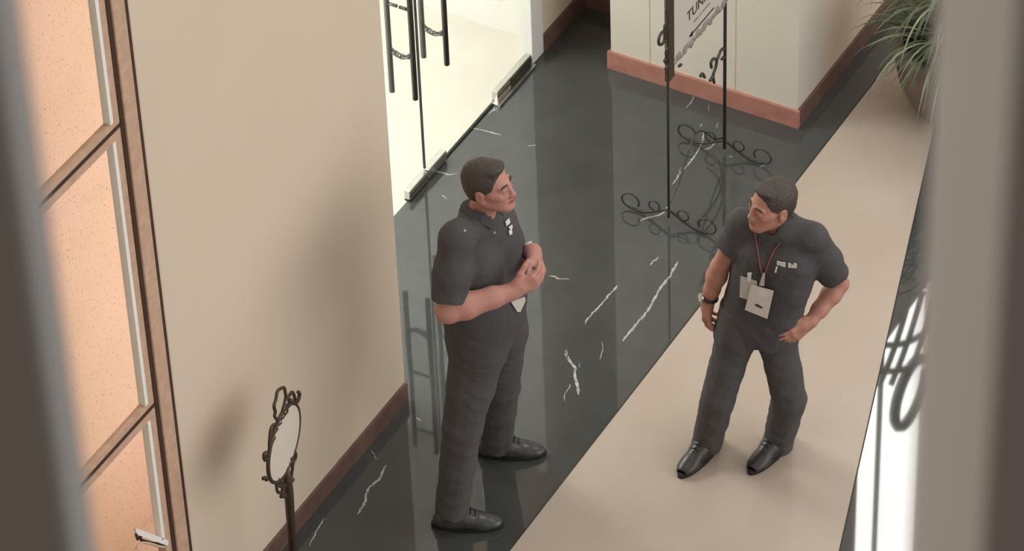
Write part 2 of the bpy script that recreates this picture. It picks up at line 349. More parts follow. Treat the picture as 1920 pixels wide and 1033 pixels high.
# ------------------------------------------------------------------ wooden window on the left
w1 = tag(empty('window_1', (-0.03, -1.75, 0.12)), 'tall tan wooden window with glass panes beside the beige wall', 'window', kind='structure')
box('edge_strip', -0.03, 0.003, -1.668, -1.652, 0.12, 4.24, 'caulk', w1)
box('gap_seal', -0.024, 0.009, -1.686, -1.668, 0.12, 4.24, 'seal', w1)
box('post', -0.09, 0.012, -1.765, -1.686, 0.12, 4.24, 'wood', w1, 0.006)
box('gap_seal', -0.024, 0.004, -1.787, -1.765, 0.12, 4.24, 'seal', w1)
ZM = [2.845, 1.447]; levels = [0.16, ZM[1], ZM[0], 4.25]
for i in range(3):
    z0, z1 = levels[i]+0.009, levels[i+1]-0.009
    bm = bmesh.new()
    abox(bm, -0.028, 0.0, -1.827, -1.787, z0, z1); abox(bm, -0.028, 0.0, -3.2, -3.16, z0, z1)
    abox(bm, -0.028, 0.0, -3.16, -1.827, z0, z0+0.028); abox(bm, -0.028, 0.0, -3.16, -1.827, z1-0.042, z1)
    s = bm_obj('sash', bm, 'wood', w1)
    box('pane', -0.018, -0.012, -3.16, -1.827, z0+0.028, z1-0.042, 'glass', s)
    if i: box('gap_seal', -0.024, 0.002, -3.2, -1.787, levels[i]-0.009, levels[i]+0.009, 'seal', w1)
zb = float(onx(303, 1014, 0.0)[2])
M['bright_white'] = mat('bright_white_gloss', (0.93, 0.91, 0.87), 0.3, nscale=3, noise=0.02)
for za, zc in ((zb, ZM[1]-0.051), (ZM[1]+0.037, ZM[0]-0.051), (ZM[0]+0.037, 4.19)):
    box('sunlit_bead', -0.030, 0.002, -1.846, -1.827, za, zc, 'bright_white', w1)  # white strips; brightness of the sunlit reveal put into their colour
def slabx(name, pxs, x, th, m, parent):
    P = [onx(px, py, x) for px, py in pxs]; bm = bmesh.new(); X = np.array([th, 0, 0])
    a = [bm.verts.new(p) for p in P]; b = [bm.verts.new(p+X) for p in P]; n = len(P)
    bm.faces.new(a); bm.faces.new(b[::-1])
    for i in range(n): bm.faces.new((a[i], a[(i+1) % n], b[(i+1) % n], b[i]))
    return bm_obj(name, bm, m, parent)
arm = slabx('window_stay', ((249.5, 988), (304, 1008), (311, 1013), (309, 1021), (300, 1018), (254, 1001), (250, 995)), -0.012, 0.014, 'bright_white', w1)
bm = bmesh.new(); atube(bm, [onx(px, py, -0.008) for px, py in ((255, 1001), (258, 1011), (264, 1004), (264, 1012), (285, 1018), (312, 1022))], 0.006, 6); bm_obj('stay_hook', bm, 'seal', arm, True)
bm = bmesh.new(); atube(bm, catmull([onx(px, py, -0.006) for px, py in ((256, 1030), (260, 1021), (268, 1017), (282, 1019), (298, 1024), (314, 1026))], 4), 0.006, 6); bm_obj('stay_cord', bm, 'caulk', arm, True)
st(box('wall_terrace', -0.68, -0.60, -7.0, -0.12, -0.2, H, 'granite'), 'pink speckled granite wall behind the window panes')
st(box('floor_terrace', -0.60, -0.06, -7.0, -0.12, -0.2, 0.001, 'granite'), 'pink granite ledge behind the window')

# ------------------------------------------------------------------ far iron sign stand
XS = 0.475
ss = tag(empty('sign_stand', (XS, 1.87, 0)), 'tall wrought iron sign stand with a white arrow sign before the cream pillar', 'sign stand')
YL, YR = 1.590, 2.155
tube('post', [(XS, YL, 0.03), (XS, YL, 0.8), (XS, YL, 1.75)], [0.006, 0.007, 0.011], 'iron', ss)
tube('post', [(XS, YR, 0.03), (XS, YR, 1.75)], 0.0085, 'iron', ss)
box('side_bar', XS-0.012, XS+0.008, YL-0.004, YL+0.05, 0.83, 1.75, 'iron_brown', ss)
sg = box('sign_board', XS-0.006, XS+0.006, YL+0.05, YR+0.03, 0.895, 1.60, 'sign', ss)
bm = bmesh.new(); 
for k in range(17):
    yy = YL+0.06+k*(YR-YL-0.06)/16
    bmesh.ops.create_uvsphere(bm, u_segments=8, v_segments=5, radius=0.022, matrix=Matrix.Translation((XS+0.006, yy, 0.905+0.008*math.sin(k*2.1))) @ Matrix.Diagonal((0.3, 1, 0.8+0.4*(k % 2), 1)))
bm_obj('lace_border', bm, 'lace', sg, True)
def text(name, s, size, loc, m, parent):
    cu = bpy.data.curves.new(name, 'FONT'); cu.body = s; cu.size = size; cu.extrude = 0.0006
    o = bpy.data.objects.new(name, cu); COL.objects.link(o); bpy.context.view_layer.update()
    me = bpy.data.meshes.new_from_object(o.evaluated_get(bpy.context.evaluated_depsgraph_get())); bpy.data.objects.remove(o)
    # text plane: reading direction +Y, up +Z, facing +X
    me.transform(Matrix(((0, 0, 1, loc[0]), (1, 0, 0, loc[1]), (0, 1, 0, loc[2]), (0, 0, 0, 1))))
    return link(name, me, m, parent)
text('lettering', 'TUNI', 0.078, (XS+0.0075, 1.765, 1.045), 'ink', sg)
bm = bmesh.new()
for a, b in ((1.83, 1.875), (1.885, 1.905), (1.915, 1.99)): abox(bm, XS+0.006, XS+0.0072, a, b, 0.998, 1.008)
bm_obj('small_lettering', bm, 'ink_grey', sg)
bm = bmesh.new(); abox(bm, XS+0.006, XS+0.0074, 1.79, 2.03, 0.944, 0.953)
hd = [bm.verts.new((XS+0.0074, yy, zz)) for yy, zz in ((1.785, 0.949), (1.82, 0.932), (1.82, 0.966))]; bm.faces.new(hd)
bm_obj('arrow', bm, 'ink', sg)
def pxtube(pts, x, r, n=5, m='iron', closed=False, name='scroll', parent=None):
    return tube(name, catmull([onx(px, py, x) for px, py in pts], n, closed), r, m, parent, 7, closed)
for pts in ([(1254,2),(1249,-8)], [(1259,8),(1252,12),(1250,22),(1254,28),(1260,26)], [(1261,52),(1250,56),(1240,62),(1235,74),(1236,83),(1242,82),(1246,72),(1246,58),(1247,47)], [(1258,86),(1251,90),(1249,102),(1254,108)], [(1249,110),(1246,114),(1249,118)], [(1258,112),(1250,124),(1248,132)],
            [(1358,90),(1352,94),(1348,103),(1344,113),(1342,125),(1337,142),(1339,155)], [(1344,112),(1338,110),(1333,117),(1334,127)], [(1338,140),(1331,152)], [(1358,106),(1353,111)], [(1313,144),(1317,138),(1321,145)], [(1277,121),(1273,124)]):
    pxtube(pts, XS, 0.0075, parent=ss)
# lower scrolls and cross feet
def ring(c, r, n=14, a0=0, a1=5.6): return [(c[0]+r*math.cos(t), XSY(c), c[2]+r*math.sin(t)) for t in np.linspace(a0, a1, n)]
def XSY(c): return c[1]
for yy in (YL, YR):
    tube('foot', catmull([(XS-0.20, yy, 0.014), (XS-0.13, yy, 0.014), (XS-0.05, yy, 0.05), (XS, yy, 0.075), (XS+0.05, yy, 0.05), (XS+0.13, yy, 0.014), (XS+0.20, yy, 0.014)], 5), 0.0065, 'iron', ss)
    for sx in (-1, 1):
        tube('foot_curl', [(XS+sx*(0.20+0.045*math.sin(t)), yy, 0.055-0.041*math.cos(t)) for t in np.linspace(0, 5.2, 16)], 0.0045, 'iron', ss)
        tube('foot_curl', [(XS+sx*(0.075+0.028*math.sin(t)), yy, 0.072-0.028*math.cos(t)) for t in np.linspace(0, 5.8, 14)], 0.0042, 'iron', ss)
tube('lower_bow', catmull([(XS, YL, 0.10), (XS, YL+0.10, 0.16), (XS, YL+0.28, 0.33), (XS, YR-0.10, 0.16), (XS, YR, 0.10)], 6), 0.0045, 'iron', ss)
tube('floor_arc', catmull([onz(*q, 0.05) for q in ((1326, 284), (1346, 303), (1354, 336), (1346, 368), (1328, 395), (1307, 417))], 5), 0.0045, 'iron', ss)

# ------------------------------------------------------------------ near oval sign stand
hdir = math.cos(math.radians(70))*R0 + math.sin(math.radians(70))*F0
nrm = np.cross(hdir, ZA)
PC = onx(532, 830, 0.27)
def ons(px, py): return onp(px, py, PC, nrm)
os_ = tag(empty('oval_sign_stand', (PC[0], PC[1], 0)), 'bronze iron stand with a small white oval sign beside the beige wall', 'sign stand')
EL = [PC + hdir*0.172*math.cos(t) + ZA*0.153*math.sin(t) for t in np.linspace(0, 2*math.pi, 40, endpoint=False)]
bm = bmesh.new(); f = [bm.verts.new(p+nrm*0.004) for p in EL]; b2 = [bm.verts.new(p-nrm*0.004) for p in EL]
bm.faces.new(f); bm.faces.new(b2[::-1])
for i in range(40): bm.faces.new((f[i], f[(i+1) % 40], b2[(i+1) % 40], b2[i]))
bm_obj('sign_face', bm, 'oval', os_)
tube('oval_frame', EL, 0.0085, 'iron_brown', os_, 8, True)
def zs(pts, r=0.007, closed=False, n=5):
    return tube('scroll', catmull([ons(480+x/4.3, 710+y/4.305) for x, y in pts], n, closed), r, 'iron_brown', os_, 7, closed)
zs([(165,325),(150,300),(155,270),(145,220),(160,165),(170,110),(190,85),(225,72),(235,110),(240,150),(228,210),(215,260),(222,300),(190,330)], .007, True)
zs([(245,160),(265,140),(290,108),(305,130),(320,180),(330,190)]); zs([(330,190),(345,160),(350,120),(340,108)], .008); zs([(235,240),(262,215),(285,180),(270,175)], .010); zs([(225,290),(245,262),(240,240)], .009)
zs([(200,350),(175,372),(140,372),(120,410),(112,470),(108,540),(115,590)]); zs([(170,400),(150,430),(122,440),(118,470)]); zs([(150,470),(130,510),(115,560)]); zs([(85,600),(70,610),(72,650),(90,650)], .010); zs([(60,805),(75,800),(85,815)], .009)
zs([(300,585),(318,600),(318,640),(300,680),(292,740),(285,790)]); zs([(305,600),(290,630),(270,650),(300,650)]); zs([(260,680),(285,700)], .008); zs([(295,810),(280,830),(288,800)], .010)
zs([(175,800),(185,830),(210,850),(200,820)]); zs([(165,840),(168,890),(180,918),(210,910),(215,880)]); zs([(205,950),(225,935),(235,950)], .010); zs([(180,860),(215,870),(240,850)], .008)
foot = ons(549, 1040)
tube('pole', [ons(480+243/4.3, 710+720/4.305), ons(480+250/4.3, 710+800/4.305), ons(480+265/4.3, 710+920/4.305), foot], [0.012, 0.019, 0.020, 0.016], 'iron_brown', os_)
tube('pole', [foot, (foot[0], foot[1], 0.02)], 0.016, 'iron_brown', os_)
lathe('base', [(0.12, 0.0), (0.12, 0.012), (0.05, 0.03), (0.02, 0.06)], 'iron_brown', os_, (foot[0], foot[1], 0))

# ------------------------------------------------------------------ potted plant
PB = onz(1786, 207)
pp = tag(empty('potted_plant', (PB[0], PB[1], 0)), 'large brown round pot with trailing green leaves beside the side wall', 'plant')
lathe('pot', [(0.13, 0.0), (0.155, 0.01), (0.215, 0.09), (0.262, 0.20), (0.283, 0.31), (0.278, 0.40), (0.262, 0.43), (0.245, 0.425), (0.25, 0.37), (0.02, 0.36)], 'pot', pp, (PB[0], PB[1], 0), 56)
lathe('soil', [(0.246, 0.372), (0.2, 0.385), (0.06, 0.395)], 'soil', pp, (PB[0], PB[1], 0), 24)
def leaf(bm, base, az, L, rise, droop, wd):
    n = 9; pts = []; d = np.array([math.cos(az), math.sin(az), 0])
    p = np.array(base, float); ang = rise
    for i in range(n+1):
        pts.append(p.copy()); p = p + (d*math.cos(ang)+ZA*math.sin(ang))*L/n; ang -= droop/n
    side = np.array([-d[1], d[0], 0]); rows = []
    for i, q in enumerate(pts):
        t = i/n; ww = wd*(0.35+1.5*t*(1-t)*1.3) * (1-t**4)+0.0006
        rows.append((bm.verts.new(q-side*ww+ZA*ww*0.35), bm.verts.new(q), bm.verts.new(q+side*ww+ZA*ww*0.35)))
    for a, b in zip(rows, rows[1:]):
        bm.faces.new((a[0], a[1], b[1], b[0])); bm.faces.new((a[1], a[2], b[2], b[1]))
for k in range(290):
    az = RND.uniform(0, 2*math.pi); rr = RND.uniform(0.0, 0.2)
    if k < 90: L, rise, droop, z = RND.uniform(0.40, 0.68), RND.uniform(0.9, 1.4), RND.uniform(1.6, 2.6), 0.37
    elif k < 215: L, rise, droop, z = RND.uniform(0.35, 0.6), RND.uniform(0.7, 1.3), RND.uniform(1.8, 2.9), 0.37+RND.uniform(0, 0.35)
    else: L, rise, droop, z = RND.uniform(0.3, 0.55), RND.uniform(0.5, 1.2), RND.uniform(1.5, 2.6), 0.6+RND.uniform(0, 0.5)
    if math.cos(az) < -0.2: L = min(L, 0.42)
    bm = bmesh.new(); leaf(bm, (PB[0]+rr*math.cos(az), PB[1]+rr*math.sin(az), z), az+RND.uniform(-.4, .4), L, rise, droop, RND.uniform(0.005, 0.011))
    lf = bm_obj('leaf', bm, 'leaf_pale' if RND.random() < 0.22 else 'leaf', pp, True)
for k in range(7):
    az = k*0.9; tube('stem', catmull([(PB[0]+0.05*math.cos(az), PB[1]+0.05*math.sin(az), 0.36), (PB[0]+0.08*math.cos(az), PB[1]+0.08*math.sin(az), 0.7), (PB[0]+0.10*math.cos(az+.3), PB[1]+0.10*math.sin(az+.3), 1.1)], 4), 0.010, 'leaf', pp, 6)

# ------------------------------------------------------------------ railing posts right in front of the lens
M['rail_left_shaded'] = mat('grey_rail_left_shaded', (0.33, 0.325, 0.325), 0.55, bump=0.05, bscale=200)  # rail grey darkened so the left post looks less lit; shade in colour
def rail_post(pxn, hn, pxf, hf, side, label, pm='rail'):
    def hp(px, hd):
        d = ray(px, 516.5)[:2]; d = d/np.linalg.norm(d); return CAM[:2]+d*hd
    a, b = hp(pxn, hn), hp(pxf, hf)
    out = R0[:2]*side
    c, d = b+out*0.16, a+out*0.16
    o = empty('railing_post', ((a[0]+c[0])/2, (a[1]+c[1])/2, CAM[2]-1.25)); tag(o, label, 'railing')
    bm = bmesh.new(); z0, z1 = CAM[2]-1.25, CAM[2]+0.15
    def prism(pts, name, m):
        if side < 0: pts = pts[::-1]
        bm = bmesh.new(); lo = [bm.verts.new((x, y, z0)) for x, y in pts]; hi = [bm.verts.new((x, y, z1)) for x, y in pts]; n = len(pts)
        bm.faces.new(lo[::-1]); bm.faces.new(hi)
        for i in range(n): bm.faces.new((lo[i], lo[(i+1) % n], hi[(i+1) % n], hi[i]))
        bm_obj(name, bm, m, o)
    nrmv = (b-a)/np.linalg.norm(b-a)
    prism([a, b, c, d], 'grey_post', pm)
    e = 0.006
    prism([a-nrmv*e+out*0.001, a-nrmv*0.0005+out*0.001, d-nrmv*0.0005, d-nrmv*e], 'shaded_front_face', 'rail_shaded')  # thin sheet carrying the painted shade of the unlit side
rail_post(62, 0.70, 108, 0.745, -1, 'dark grey railing post, blurred, at the left edge', 'rail_left_shaded')
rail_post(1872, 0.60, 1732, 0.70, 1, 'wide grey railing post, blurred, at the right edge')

# ------------------------------------------------------------------ people: signed distance bodies meshed with surface nets
class Field:
    def __init__(s, lo, hi, h, pad=0.05):
        s.h = h; s.lo = np.array(lo, float); n = np.ceil((np.array(hi)-s.lo)/h).astype(int)+1
        s.ax = [s.lo[i]+h*np.arange(n[i]) for i in range(3)]; s.pad = pad
        s.F = np.full(tuple(n), pad, np.float32)
    def sub(s, lo, hi):
        sl = []
        for i in range(3):
            a = int(max(0, math.floor((lo[i]-s.pad-s.lo[i])/s.h))); b = int(min(len(s.ax[i]), math.ceil((hi[i]+s.pad-s.lo[i])/s.h)+1))
            if b <= a: return None, None
            sl.append(slice(a, b))
        X = (s.ax[0][sl[0]].astype(np.float32)[:, None, None], s.ax[1][sl[1]].astype(np.float32)[None, :, None], s.ax[2][sl[2]].astype(np.float32)[None, None, :])
        return tuple(sl), X
    def put(s, d, sl, k, op, cuts, X):
        for c, n in cuts or ():
            n = np.asarray(n, float); n = n/np.linalg.norm(n)
            d = np.maximum(d, (X[0]-c[0])*n[0]+(X[1]-c[1])*n[1]+(X[2]-c[2])*n[2])
        F = s.F[sl]
        if op == 'sub':
            d = -d
            if k: 
                hh = np.clip(0.5-0.5*(F-d)/k, 0, 1); s.F[sl] = F*(1-hh)+d*hh+k*hh*(1-hh)
            else: s.F[sl] = np.maximum(F, d)
        else:
            if k:
                hh = np.clip(0.5+0.5*(F-d)/k, 0, 1); s.F[sl] = F*(1-hh)+d*hh-k*hh*(1-hh)
            else: s.F[sl] = np.minimum(F, d)
    def cone(s, a, b, ra, rb=None, k=0.02, op='add', cuts=None):
        a = np.asarray(a, float); b = np.asarray(b, float); rb = ra if rb is None else rb; rm = max(ra, rb)
        sl, X = s.sub(np.minimum(a, b)-rm, np.maximum(a, b)+rm)
        if sl is None: return
        ba = b-a; L2 = ba @ ba + 1e-12
        px, py, pz = X[0]-a[0], X[1]-a[1], X[2]-a[2]
        t = np.clip((px*ba[0]+py*ba[1]+pz*ba[2])/L2, 0, 1)
        d = np.sqrt((px-t*ba[0])**2+(py-t*ba[1])**2+(pz-t*ba[2])**2)-(ra+(rb-ra)*t)
        s.put(d.astype(np.float32), sl, k, op, cuts, X)
    def chain(s, pts, rs, k=0.02, op='add', cuts=None):
        for i in range(len(pts)-1): s.cone(pts[i], pts[i+1], rs[i], rs[i+1], k, op, cuts)
    def ell(s, c, r, A=None, k=0.02, op='add', cuts=None):
        c = np.asarray(c, float); rm = max(r); A = np.eye(3) if A is None else A      # rows of A: local axes
        sl, X = s.sub(c-rm, c+rm)
        if sl is None: return
        px, py, pz = X[0]-c[0], X[1]-c[1], X[2]-c[2]
        q = [(px*A[i][0]+py*A[i][1]+pz*A[i][2]) for i in range(3)]
        k0 = np.sqrt(sum((q[i]/r[i])**2 for i in range(3))); k1 = np.sqrt(sum((q[i]/r[i]**2)**2 for i in range(3)))+1e-6
        s.put((k0*(k0-1)/k1).astype(np.float32), sl, k, op, cuts, X)
    def wrinkle(s, amp, freq, seed=0, stretch=(1, 1, 1)):
        X = [a.astype(np.float32)*f for a, f in zip(s.ax, stretch)]; r = random.Random(seed)
        x, y, z = X[0][:, None, None], X[1][None, :, None], X[2][None, None, :]
        for f, a in ((freq, amp), (freq*2.1, amp*0.5)):
            p = [r.uniform(0, 6.28) for _ in range(6)]
            s.F += np.float32(a)*(np.sin(f*(x+0.6*z)+p[0]+1.3*np.sin(f*0.5*y+p[1]))*np.sin(f*(z*0.9-0.5*y)+p[2]+1.5*np.sin(f*0.6*x+p[3]))).astype(np.float32)
    def mesh(s, name, smooth=1):
        F = s.F; neg = F < 0
        nx, ny, nz = F.shape
        cnt = np.zeros((nx-1, ny-1, nz-1), np.int8)
        for i in (0, 1):
            for j in (0, 1):
                for k in (0, 1): cnt += neg[i:nx-1+i, j:ny-1+j, k:nz-1+k]
        I = np.argwhere((cnt > 0) & (cnt < 8)); idx = -np.ones(cnt.shape, np.int32); idx[tuple(I.T)] = np.arange(len(I))
        acc = np.zeros((len(I), 3)); num = np.zeros(len(I))
        cor = [(i, j, k) for i in (0, 1) for j in (0, 1) for k in (0, 1)]
        val = {c: F[I[:, 0]+c[0], I[:, 1]+c[1], I[:, 2]+c[2]] for c in cor}
        for c in cor:
            for a in range(3):
                if c[a] == 0:
                    e = list(c); e[a] = 1; e = tuple(e); v0, v1 = val[c], val[e]; m = (v0 < 0) != (v1 < 0)
                    t = np.where(m, v0/np.where(m, v0-v1, 1), 0); p = np.array(c, float)[None, :].repeat(len(I), 0); p[:, a] += t
                    acc[m] += p[m]; num[m] += 1
        V = s.lo + s.h*(I + acc/num[:, None])
        quads = []
        for a in range(3):
            b, c = (a+1) % 3, (a+2) % 3
            sl0 = [slice(None)]*3; sl1 = [slice(None)]*3; sl0[a] = slice(0, -1); sl1[a] = slice(1, None)
            ch = neg[tuple(sl0)] != neg[tuple(sl1)]
            E = np.argwhere(ch); E = E[(E[:, b] > 0) & (E[:, c] > 0) & (E[:, b] < F.shape[b]-1) & (E[:, c] < F.shape[c]-1)]
            flip = neg[tuple(E.T)]
            def at(db, dc):
                q = E.copy(); q[:, b] += db; q[:, c] += dc; return idx[tuple(q.T)]
            Q = np.stack([at(-1, -1), at(0, -1), at(0, 0), at(-1, 0)], 1)
            Q[~flip] = Q[~flip][:, ::-1]; quads.append(Q)
        Q = np.concatenate(quads)
        for _ in range(smooth):
            su = np.zeros_like(V); n = np.zeros(len(V))
            for i in range(4):
                for j in ((i+1) % 4, (i+3) % 4):
                    np.add.at(su, Q[:, i], V[Q[:, j]]); np.add.at(n, Q[:, i], 1)
            V = V*0.5+0.5*su/n[:, None]
        me = bpy.data.meshes.new(name); me.vertices.add(len(V)); me.vertices.foreach_set('co', V.ravel())
        me.loops.add(Q.size); me.loops.foreach_set('vertex_index', Q.ravel().astype(np.int32))
        me.polygons.add(len(Q)); me.polygons.foreach_set('loop_start', np.arange(0, Q.size, 4, dtype=np.int32))
        me.update(calc_edges=True); me.validate(); me.shade_smooth()
        return me

def unit(v): v = np.asarray(v, float); return v/np.linalg.norm(v)
def lerp(a, b, t): return np.asarray(a)+(np.asarray(b)-np.asarray(a))*t
def rotv(v, ax, ang):
    ax = unit(ax); return v*math.cos(ang)+np.cross(ax, v)*math.sin(ang)+ax*(ax @ v)*(1-math.cos(ang))

def hand(F, wrist, d, palm, sc=1.0, curl=(0.5, 0.55, 0.6, 0.65), thumb_side=1, thumb_curl=0.5, spread=0.06, tout=0.7):
    """d: wrist->knuckles, palm: palmar normal, thumb side = thumb_side * (d x palm)"""
    d = unit(d); palm = unit(palm - d*(palm @ d)); s = np.cross(d, palm)*thumb_side
    P = lambda a, b, c: wrist + (d*a + s*b + palm*c)*sc
    F.cone(wrist, P(0.03, 0.008, 0), 0.026*sc, 0.027*sc, 0.02)
    offs = [0.030, 0.010, -0.010, -0.029]; lens = [0.072, 0.080, 0.074, 0.058]; kn = [0.086, 0.090, 0.086, 0.078]
    for o, k in zip(offs, kn): F.cone(P(0.02, o*0.65, 0), P(k, o, -0.002), 0.015*sc, 0.0125*sc, 0.016)
    F.cone(P(0.015, 0.014, 0.008), P(0.055, 0.026, 0.012), 0.017*sc, 0.014*sc, 0.015)
    for i, (o, L, k) in enumerate(zip(offs, lens, kn)):
        p = P(k, o, -0.002); dd = unit(d + s*spread*(1.5-i)); a = curl[i]; r = 0.0100*sc if i < 3 else 0.0088*sc
        for seg, (fr, g) in enumerate(((0.45, 0.75), (0.32, 1.0), (0.23, 0.6))):
            dd = rotv(dd, np.cross(d, palm), a*g); q = p+dd*L*fr*sc
            F.cone(p, q, r, r*0.92, 0.004 if seg else 0.008); p = q; r *= 0.92
    t0 = P(0.022, 0.024, 0.008); td = unit(d*0.75 + s*tout + palm*0.25); t1 = t0+td*0.040*sc
    td2 = unit(td + d*0.35 + palm*thumb_curl*0.6 - s*thumb_curl*0.4); t2 = t1+td2*0.032*sc; td3 = unit(td2 - s*thumb_curl*0.4 + palm*0.1); t3 = t2+td3*0.025*sc
    F.cone(t0, t1, 0.016*sc, 0.0125*sc, 0.014); F.cone(t1, t2, 0.0120*sc, 0.0108*sc, 0.005); F.cone(t2, t3, 0.0108*sc, 0.009*sc, 0.004)

def head(F, c, f, u, sc=1.0, nose=0.4):
    """adds a head with a face; c = centre between the ears, f = gaze, u = up"""
    f = unit(f); u = unit(u - f*(u @ f)); r = np.cross(f, u); A = np.array([r, f, u])
    P = lambda x, y, z: c + (r*x + f*y + u*z)*sc
    E = lambda p, rr, **k: F.ell(P(*p), [q*sc for q in rr], A, **k)
    E((0, -0.012, 0.034), (0.075, 0.095, 0.087), k=0.0)
    E((0, 0.030, -0.030), (0.060, 0.062, 0.083), k=0.03)
    F.cone(P(0, 0.066, -0.096), P(0, 0.070, -0.094), 0.022*sc, 0.022*sc, 0.025)
    for sx in (-1, 1):
        F.cone(P(sx*0.054, 0.0, -0.050), P(sx*0.020, 0.062, -0.094), 0.017*sc, 0.016*sc, 0.025)
        F.cone(P(sx*0.044, 0.064, -0.018), P(sx*0.056, 0.040, -0.010), 0.016*sc, 0.014*sc, 0.02)
        F.ell(P(sx*0.031, 0.098, 0.0), [0.018*sc, 0.012*sc, 0.012*sc], A, k=0.012, op='sub')
        F.cone(P(sx*0.012, 0.088, 0.020), P(sx*0.046, 0.076, 0.021), 0.008*sc, 0.007*sc, 0.012)
        F.ell(P(sx*0.031, 0.081, 0.0), [0.0132*sc]*3, A, k=0.004)
        F.ell(P(sx*0.031, 0.100, -0.001), [0.0135*sc, 0.011*sc, 0.0065*sc], A, k=0.002, op='sub')
        F.cone(P(sx*0.010, 0.098, -0.038), P(sx*0.013, 0.094, -0.039), 0.008*sc, 0.007*sc, 0.006)
        E((sx*0.078, -0.010, -0.006), (0.009, 0.020, 0.033), k=0.008)
        E((sx*0.087, -0.007, 0.0), (0.006, 0.011, 0.018), k=0.004, op='sub')
        F.cone(P(sx*0.076, -0.004, -0.032), P(sx*0.077, -0.004, -0.035), 0.009*sc, 0.008*sc, 0.005)
    F.cone(P(0, 0.090, 0.012), P(0, 0.092+0.022*nose, -0.034), 0.008*sc, 0.0125*sc, 0.010)
    for z, rr in ((-0.060, 0.0065), (-0.070, 0.0075)):
        F.cone(P(-0.018, 0.084, z-0.001), P(0, 0.092, z), 0.004*sc, rr*sc, 0.005); F.cone(P(0.018, 0.084, z-0.001), P(0, 0.092, z), 0.004*sc, rr*sc, 0.005)
    F.cone(P(-0.022, 0.092, -0.0652), P(0.022, 0.092, -0.0652), 0.0022*sc, 0.0022*sc, 0.003, op='sub')
    return P, A

def hair_mesh(P, A, sc, c, h=0.004, front=0.078):
    lo = c-0.16*sc; F = Field(lo, c+0.17*sc, h, 0.03)
    r, f, u = A
    n1 = u*-1.0 + f*0.62           # lower edge: nape -> temple
    cuts = [(P(0, -0.005, -0.020), n1)]
    F.ell(P(0, -0.014, 0.038), [0.0795*sc, 0.0995*sc, 0.0920*sc], A, k=0.0, cuts=cuts)
    F.ell(P(0, -0.045, -0.005), [0.066*sc, 0.066*sc, 0.07*sc], A, k=0.015, cuts=[(P(0, -0.06, -0.06), -u), (P(0, -0.02, 0), f)])
    F.ell(P(0, 0.052, 0.096), [0.048*sc, 0.036*sc, 0.017*sc], A, k=0.02)
    F.ell(P(0, 0.124, -0.006), [0.098*sc, 0.106*sc, 0.090*sc], A, k=0.006, op='sub')
    for sx in (-1, 1): F.ell(P(sx*0.085, 0.0, -0.010), [0.02*sc, 0.022*sc, 0.036*sc], A, k=0.003, op='sub')
    F.wrinkle(0.0014, 260, 3)
    return F.mesh('hair', 1)

